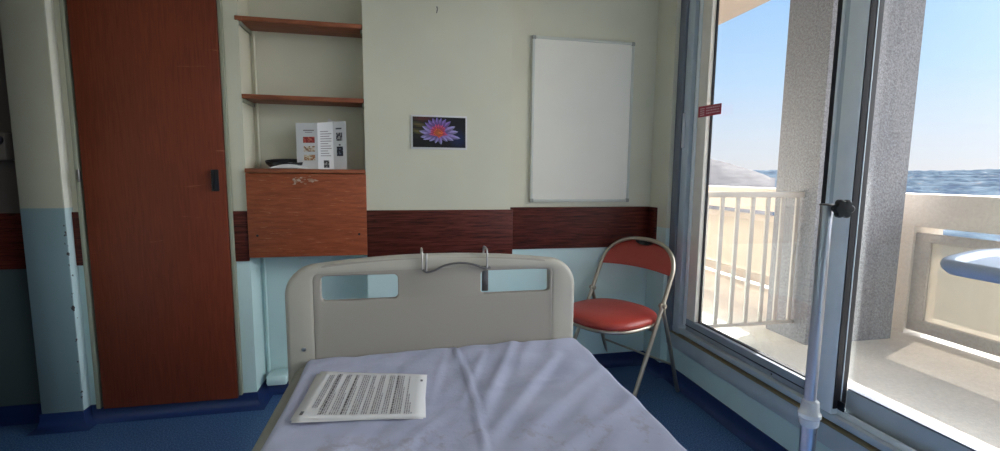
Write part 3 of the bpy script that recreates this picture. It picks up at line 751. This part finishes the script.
# right sash in the outer track
s2 = MB().box(1.574, 1.610, 0.02, 1.3115, 0.3365, 0.428, 0.003); s2.box(1.574, 1.610, 0.02, 1.3115, ZH - .13, ZH - .071, 0.003); s2.box(1.574, 1.610, 0.02, 0.10, 0.4285, ZH - .131, 0.003)
s2.build('sash_rail', mat_alu, win)
MB().box(1.576, 1.606, 0.10, 1.3115, 0.4285, 0.4345, 0.001).build('glazing_gasket', mat_alu_dark, win)
MB().box(1.585, 1.589, 0.10, 1.382, 0.435, ZH - .1315).build('pane', mat_glass, win)
MB().box(1.540, 1.549, YE, 1.3115, 0.3355, 0.358, 0.002).build('track_lip', mat_alu_light, win)
MB().box(1.550, 1.556, YE, 1.3115, 0.3355, 0.350).build('track_gap', mat_gasket, win)
# third pane behind the camera's side
s3 = MB().box(1.540, 1.585, YE + .1, 0.10, 0.3605, 0.41, 0.003); s3.box(1.540, 1.585, YE + .1, 0.10, ZH - .13, ZH - .071, 0.003); s3.box(1.540, 1.584, 0.03, 0.10, 0.411, ZH - .131, 0.003); s3.box(1.54, 1.584, YE + .1, YE + .18, 0.411, ZH - .131, 0.003)
s3.build('sash_rail', mat_alu, win)
MB().box(1.560, 1.566, YE + .18, 0.03, 0.411, ZH - .1305).build('pane', mat_glass, win)
# small fittings
MB().box(1.5275, 1.5315, 0, 0, 0, 0) if False else None
MB().box(1.507, 1.5195, 2.318, 2.332, 1.360, 1.552, 0.003).build('latch_strike', mat_offwhite, win)
MB().box(1.534, 1.5415, 1.282, 1.3070, 0.3585, 0.392, 0.002).build('stop_block', mat_black, win)
st = MB()
A = [(1.535, 2.210, 1.578), (1.535, 2.065, 1.573)]
stk = thing('safety_label', 'small red safety label stuck on the left window stile', 'label', (1.541, 2.15, 1.55))
pl = [(1.541, 2.240, 1.517), (1.541, 2.240, 1.574), (1.541, 2.056, 1.567), (1.541, 2.056, 1.514)]
b = MB(); q = pl
b.quad([q[0], q[3], q[2], q[1]])
o = b.build('sticker_base', M('red sticker vinyl', rgb(176, 52, 72), 0.5).m, stk, smooth=0); md = o.modifiers.new('s', 'SOLIDIFY'); md.thickness = 0.0006; md.offset = 0
b = MB()
def sp(u, v):
    a = Vector(q[0]) * (1 - v) + Vector(q[1]) * v; c = Vector(q[3]) * (1 - v) + Vector(q[2]) * v; p = a * (1 - u) + c * u
    return p + Vector((-0.0010, -0.0006, 0))
for (u0, u1, v0, v1) in ((.07, .28, .15, .85),):
    for k in range(4): b.quad([sp(u0 + .012, v0 + k * .19), sp(u1, v0 + k * .19), sp(u1, v0 + k * .19 + .07), sp(u0 + .012, v0 + k * .19 + .07)], rgb(226, 190, 196))
for r_ in range(3):
    u = .36
    while u < .92:
        wl = random.uniform(.03, .09); v = .22 + r_ * .24; b.quad([sp(u, v), sp(min(.94, u + wl), v), sp(min(.94, u + wl), v + .12), sp(u, v + .12)], rgb(224, 176, 186)); u += wl + .02
b.build('text_print', mat_print, stk, smooth=0)

# ------------------------------------------------------------------ chrome pole on castor base
px, py = 0.864, 0.80
po = thing('drip_stand', 'upright chrome pole with black star knob standing in front of window', 'pole', (px, py, 0))
MB().tube([(px, py, 0.700), (px, py, 1.142)], 0.0118, 20).build('upper_tube', mat_chrome, po)
MB().tube([(px + .004, py, 0.09), (px + .004, py, 0.675)], 0.0155, 20).build('lower_tube', mat_chrome, po)
MB().lathe([(0.0170, 0.655), (0.0195, 0.659), (0.0195, 0.673), (0.0225, 0.677), (0.0225, 0.685), (0.0185, 0.690), (0.0165, 0.712), (0.0130, 0.716)], (px + .002, py, 0), 24).build('collar', mat_clear, po)
MB().box(px - .0105, px + .0115, py - .0115, py + .0115, 1.1425, 1.147, 0.003).build('end_cap', mat_wire, po)
MB().tube([(px + .010, py - .003, 1.136), (px + .030, py - .010, 1.137)], 0.0035, 10).build('threaded_rod', mat_wire, po)
kn = MB(); R1, R0 = 0.0205, 0.0165; n = 48
pr = [((R0 + (R1 - R0) * (0.5 + 0.5 * cos(6 * 2 * pi * i / n)) ** 0.6)) for i in range(n)]
rings = []
for (s_, dx) in ((0.80, 0.0), (1.0, 0.003), (1.0, 0.012), (0.85, 0.016), (0.3, 0.0175)):
    ring = []
    for i in range(n):
        a = 2 * pi * i / n; lx = dx; p = Vector((pr[i] * s_ * cos(a), -lx, pr[i] * s_ * sin(a)))
        p = Matrix.Rotation(radians(-18), 3, 'Z') @ p; ring.append(kn.bm.verts.new(Vector((px + 0.013, py - .020, 1.138)) + p))
    rings.append(ring)
for A, B in zip(rings, rings[1:]):
    for k_ in range(n): kn.bm.faces.new((A[k_], A[(k_ + 1) % n], B[(k_ + 1) % n], B[k_]))
kn.bm.faces.new(rings[0][::-1]); kn.bm.faces.new(rings[-1]); kn.build('star_knob', mat_black, po)
for k_ in range(5):
    a = radians(18 + 72 * k_); ex, ey = px + .23 * cos(a), py + .23 * sin(a)
    lg = MB().tube([(px + .004, py, 0.10), (px + .12 * cos(a), py + .12 * sin(a), 0.095), (ex, ey, 0.068)], 0.011, 10).build('base_leg', mat_chrome, po)
    MB().lathe([(0.015, -0.009), (0.0275, -0.008), (0.0275, 0.008), (0.015, 0.009)], (ex, ey, 0.0280), 18, 'X').build('castor', mat_black, lg)
MB().lathe([(0.02, .075), (0.03, .08), (0.03, .112), (0.018, .12)], (px + .004, py, 0), 20).build('base_hub', mat_black, po)

# ------------------------------------------------------------------ overbed table at the right edge
tb = thing('overbed_table', 'pale blue-grey plastic tray table with raised rim at right edge', 'table', (1.25, 0.40, 0))
zt_ = 1.048
outl = [(0.965, 0.52), (0.985, 0.60), (0.988, 0.645), (0.998, 0.680), (1.05, 0.712), (1.13, 0.742), (1.22, 0.768), (1.32, 0.772), (1.42, 0.75), (1.455, 0.70), (1.46, 0.30), (1.44, 0.14), (1.38, 0.08), (1.06, 0.08), (0.96, 0.12), (0.93, 0.25), (0.94, 0.42)]
outl = [tuple(p) for p in bez([(x, y, 0) for x, y in outl + [outl[0]]], 4)][:-1]
outl = [(p[0] + 0.012, p[1]) for p in outl]
cxx, cyy = 1.2, 0.42
b = MB(); rings = []
def off(p, d):
    v = Vector((p[0] - cxx, p[1] - cyy)); L = v.length; v = v * (1 - d / L); return (cxx + v.x, cyy + v.y)
for (d_, z) in ((0.030, -0.030), (0.012, -0.028), (0.003, -0.020), (0.0, -0.012), (0.002, -0.004), (0.010, 0.0), (0.020, -0.001), (0.024, -0.008), (0.028, -0.014), (0.30, -0.014)):
    if d_ == .30: rings.append([b.bm.verts.new((cxx + (p[0] - cxx) * .05, cyy + (p[1] - cyy) * .05, zt_ + z)) for p in outl])
    else: rings.append([b.bm.verts.new((*off(p, d_), zt_ + z)) for p in outl])
n = len(outl)
for A, B in zip(rings, rings[1:]):
    for k_ in range(n): b.bm.faces.new((A[k_], A[(k_ + 1) % n], B[(k_ + 1) % n], B[k_]))
b.bm.faces.new(rings[0][::-1]); b.bm.faces.new(rings[-1])
mat_tray = M('pale blue grey plastic', rgb(176, 188, 210), 0.35).m
b.build('tray_top', mat_tray, tb, smooth=50)
MB().box(1.36, 1.42, 0.30, 0.36, 0.10, zt_ - .031, 0.006).build('column', mat_chrome, tb)
bs = MB().box(1.00, 1.46, 0.29, 0.37, 0.058, 0.10, 0.008).build('base', mat_alu, tb)
for x in (1.05, 1.42):
    MB().lathe([(0.015, -0.010), (0.0275, -0.009), (0.0275, 0.009), (0.015, 0.010)], (x, 0.33, 0.0280), 18, 'X').build('castor', mat_black, bs)

# unseen ceiling lamp behind the camera, added as fill light
cl_ = thing('fill_ceiling_lamp', 'unseen white ceiling lamp added behind the viewer as fill light', 'lamp', (0.0, -0.3, ZC))
MB().box(-0.62, 0.62, -0.45, -0.15, ZC - 0.06, ZC - 0.0005, 0.01).build('fill_lamp_housing', mat_offwhite, cl_)
em = bpy.data.materials.new('fill lamp diffuser'); em.use_nodes = True
LAMP = 0.0
eb = em.node_tree.nodes['Principled BSDF']; eb.inputs['Base Color'].default_value = (.9, .9, .88, 1)
MB().box(-0.60, 0.60, -0.43, -0.17, ZC - 0.068, ZC - 0.0605, 0.002).build('fill_lamp_diffuser', em, cl_)

# ------------------------------------------------------------------ balcony
ZB = 0.15; XP = 3.33
struct(MB().box(1.66, 3.9, -4.0, 9.0, -0.10, ZB).build('balcony_floor', mat_balcony, smooth=0))
struct(MB().box(XW + 0.22, XW + 0.24, -2.7, 2.86, -0.1, ZB + .001).build('trim_10', mat_balcony, smooth=0))
struct(MB().box(1.62, 1.90, 2.86, 9.0, ZB, 2.92).build('wall_outside', mat_parapet, smooth=0))
struct(MB().box(1.76, 3.50, -4.0, 9.0, 2.92, 3.12).build('balcony_soffit', mat_soffit, smooth=0))
struct(MB().box(2.45, 3.12, 2.34, 2.66, ZB, 2.92).build('balcony_column', mat_render, smooth=0))
pw = thing('balcony_parapet', 'cream concrete balcony parapet with framed infill panels beyond the window', 'parapet', (3.4, 2, ZB))
MB().box(XP, XP + 0.25, -4.0, 9.0, 0.885, 1.100, 0.004).build('coping_beam', mat_parapet, pw)
MB().box(XP, XP + 0.25, 2.42, 2.66, ZB, 0.885).build('post', mat_parapet, pw)
MB().box(XP, XP + .25, 5.0, 5.2, ZB, .885).build('post', mat_parapet, pw)
MB().box(XP, XP + .25, -0.6, -0.4, ZB, .885).build('post', mat_parapet, pw)
for (y0, y1) in ((-0.39, 2.419), (2.67, 4.99), (5.21, 8.9), (-3.9, -0.61)):
    fr_ = MB().box(XP + .02, XP + .06, y0, y1, 0.785, 0.842, .002).box(XP + .02, XP + .06, y0, y1, 0.178, 0.262, .002).box(XP + .02, XP + .06, y0, y0 + .09, 0.262, 0.785).box(XP + .02, XP + .06, y1 - .09, y1, 0.262, 0.785)
    fr_ = fr_.build('panel_frame', mat_pframe, pw)
    MB().box(XP + .036, XP + .044, y0 + .09, y1 - .09, 0.262, 0.785).build('infill_panel', mat_frosted, fr_)
# railing across the balcony
rl = thing('balcony_railing', 'cream metal railing with vertical bars dividing the balcony', 'railing', (2.4, 2.8, ZB))
MB().box(1.70, 2.449, 2.425, 2.461, 1.078, 1.112, .003).build('top_rail', mat_railing, rl)
MB().box(1.70, 2.449, 2.434, 2.452, 0.262, 0.284, .002).build('bottom_rail', mat_railing, rl)
xb = 2.415
while xb > 1.72:
    MB().box(xb - .0135, xb + .0135, 2.436, 2.450, 0.2845, 1.0775, .002).build('bar', mat_railing, rl); xb -= 0.1075
MB().box(1.70, 1.725, 2.428, 2.458, ZB, 1.078, .002).build('end_post', mat_railing, rl)

# ------------------------------------------------------------------ far landscape
def terrain(name, a0, a1, r0, r1, na, nr, hf, mat):
    b = MB(); g = []
    for i in range(na + 1):
        a = radians(a0 + (a1 - a0) * i / na); row = []
        for j in range(nr + 1):
            r = r0 * (r1 / r0) ** (j / nr); row.append(b.bm.verts.new((r * sin(a), r * cos(a), hf(a, r))))
        g.append(row)
    for A, B in zip(g, g[1:]):
        for j in range(nr): b.bm.faces.new((A[j], A[j + 1], B[j + 1], B[j]))
    return struct(b.build(name, mat, smooth=180))
from mathutils import noise as mn
def far(a, r):
    h = -30.0
    for k, (rc, A, w) in enumerate(((1000, 12, 50), (1200, 19, 60), (1420, 27, 70), (1680, 36, 80), (1980, 46, 90), (2300, 56, 100), (2680, 66, 110), (3060, 76, 130))):
        q = rc * (1 + 0.10 * mn.noise(Vector((a * 7, k * 3.1, 5)))); amp = A * (1 + 0.28 * mn.noise(Vector((a * 8, k * 7.7, 0))) * .5 + 0.05 * mn.noise(Vector((a * 34, k * 1.7, 2))))
        h = max(h, -30 + amp * math.exp(-((r - q) / w) ** 2))
    p_ = (sin(a) * r, cos(a) * r); return h + 3 * mn.noise(Vector((p_[0] / 60, p_[1] / 60, 1))) + 3.2 * mn.noise(Vector((p_[0] / 17, p_[1] / 17, 4)))
terrain('hills', 28, 78, 200, 3400, 420, 300, far, mat_hills)
def mound(a, r):
    d = math.degrees(a); top = 1.2 + 340 * 0.046 * max(0, min(1.6, (42.0 - d) / 8.0)) ** 0.8
    t = max(0, min(1, (r - 200) / 140)); t = t * t * (3 - 2 * t); return -28 + t * (28 + top) + 0.5 * mn.noise(Vector((d * 1.3, r / 20, 0)))
terrain('hill_near', 22, 42.5, 150, 350, 80, 30, mound, mat_mound)

# ------------------------------------------------------------------ world, sun
wd = bpy.data.worlds.new('sky'); S.world = wd; wd.use_nodes = True; nt = wd.node_tree; N = nt.nodes; Lk = nt.links
bg = N['Background']; tc = N.new('ShaderNodeTexCoord'); sx = N.new('ShaderNodeSeparateXYZ'); Lk.new(tc.outputs['Generated'], sx.inputs[0])
rp = N.new('ShaderNodeValToRGB'); e = rp.color_ramp.elements
stops = [(0.0, (.30, .32, .34, 1)), (0.495, (.50, .52, .54, 1)), (0.502, (.98, .97, 1.0, 1)), (0.54, (.86, .96, 1.1, 1)), (0.59, (.64, .89, 1.2, 1)), (0.66, (.46, .77, 1.2, 1)), (0.8, (.40, .62, 1.0, 1)), (1.0, (.30, .52, .95, 1))]
while len(e) < len(stops): e.new(0.5)
for i, (p, c) in enumerate(stops): e[i].position = p; e[i].color = c
ma = N.new('ShaderNodeMath'); ma.operation = 'MULTIPLY_ADD'; ma.inputs[1].default_value = 0.5; ma.inputs[2].default_value = 0.5
Lk.new(sx.outputs[2], ma.inputs[0]); Lk.new(ma.outputs[0], rp.inputs[0])
# soft glow of haze round the sun
sd = Vector((1.0, 0.39, 0.885)).normalized()
dt = N.new('ShaderNodeVectorMath'); dt.operation = 'DOT_PRODUCT'; dt.inputs[1].default_value = sd; nm = N.new('ShaderNodeVectorMath'); nm.operation = 'NORMALIZE'
Lk.new(tc.outputs['Generated'], nm.inputs[0]); Lk.new(nm.outputs[0], dt.inputs[0])
m0 = N.new('ShaderNodeMath'); m0.operation = 'MAXIMUM'; m0.inputs[1].default_value = 0; Lk.new(dt.outputs['Value'], m0.inputs[0])
pw_ = N.new('ShaderNodeMath'); pw_.operation = 'POWER'; pw_.inputs[1].default_value = 70; Lk.new(m0.outputs[0], pw_.inputs[0])
gl = N.new('ShaderNodeMath'); gl.operation = 'MULTIPLY'; gl.inputs[1].default_value = 30.0; Lk.new(pw_.outputs[0], gl.inputs[0])
mx = N.new('ShaderNodeMix'); mx.data_type = 'RGBA'; mx.blend_type = 'ADD'; mx.inputs[0].default_value = 1.0
Lk.new(rp.outputs[0], mx.inputs[6]); Lk.new(gl.outputs[0], mx.inputs[7])
# added sky glow outside the view, brightens back wall and pier
fill_dir = Vector((sin(radians(112)), cos(radians(112)), 0.40)).normalized()
d2 = N.new('ShaderNodeVectorMath'); d2.operation = 'DOT_PRODUCT'; d2.inputs[1].default_value = fill_dir; Lk.new(nm.outputs[0], d2.inputs[0])
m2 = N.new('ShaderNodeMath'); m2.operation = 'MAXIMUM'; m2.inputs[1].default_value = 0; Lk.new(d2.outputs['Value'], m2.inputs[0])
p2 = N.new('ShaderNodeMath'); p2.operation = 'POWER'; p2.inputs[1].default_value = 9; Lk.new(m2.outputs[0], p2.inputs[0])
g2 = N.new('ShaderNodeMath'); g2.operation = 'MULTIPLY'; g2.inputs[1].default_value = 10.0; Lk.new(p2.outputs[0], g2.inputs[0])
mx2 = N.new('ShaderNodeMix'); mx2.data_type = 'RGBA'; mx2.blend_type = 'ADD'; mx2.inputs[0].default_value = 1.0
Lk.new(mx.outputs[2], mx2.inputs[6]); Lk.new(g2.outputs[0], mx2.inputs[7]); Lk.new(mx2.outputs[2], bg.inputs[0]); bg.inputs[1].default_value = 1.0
sl = bpy.data.lights.new('sun', 'SUN'); sl.energy = 19.0; sl.angle = radians(0.6); sl.color = (1.0, 0.965, 0.93)
so = bpy.data.objects.new('sun', sl); COL.objects.link(so); so.rotation_euler = sd.to_track_quat('Z', 'Y').to_euler(); so.location = (6, 3, 6)
# light portal at the window opening
pl_ = bpy.data.lights.new('window_portal', 'AREA'); pl_.shape = 'RECTANGLE'; pl_.size = 4.9; pl_.size_y = 2.1; pl_.cycles.is_portal = True
po_ = bpy.data.objects.new('window_portal', pl_); COL.objects.link(po_); po_.location = (1.75, -0.1, 1.36)
po_.rotation_euler = Vector((1, 0, 0)).to_track_quat('Z', 'Y').to_euler()
al = bpy.data.lights.new('fill_lamp_light', 'AREA'); al.shape = 'RECTANGLE'; al.size = 1.15; al.size_y = 0.25; al.energy = 6; al.color = (1, .97, .9)  # area light of the added lamp, fills the room
ao = bpy.data.objects.new('fill_lamp_light', al); COL.objects.link(ao); ao.location = (0, -0.3, ZC - 0.075)

# ------------------------------------------------------------------ camera
cam = bpy.data.cameras.new('camera'); cam.sensor_width = 36; cam.lens = 36 * 455.7 / 1000; cam.clip_start = 0.02; cam.clip_end = 9000
co = bpy.data.objects.new('camera', cam); COL.objects.link(co)
yaw, pit, rol = radians(11.55), radians(-6.3), radians(0.523)
F = Vector((sin(yaw) * cos(pit), cos(yaw) * cos(pit), sin(pit))); Rt = Vector((cos(yaw), -sin(yaw), 0)); U = Rt.cross(F)
R2 = Rt * cos(rol) + U * sin(rol); U2 = -Rt * sin(rol) + U * cos(rol)
mw = Matrix(((R2.x, U2.x, -F.x, 0), (R2.y, U2.y, -F.y, 0), (R2.z, U2.z, -F.z, 1.2), (0, 0, 0, 1)))
co.matrix_world = mw
S.camera = co
S.view_settings.view_transform = 'Standard'; S.view_settings.look = 'None'; S.view_settings.exposure = 0.0; S.view_settings.gamma = 1.0; S.view_settings.use_curve_mapping = False
S.cycles.use_denoising = True; S.cycles.max_bounces = 12; S.cycles.diffuse_bounces = 6; S.cycles.transparent_max_bounces = 16; S.cycles.sample_clamp_indirect = 6
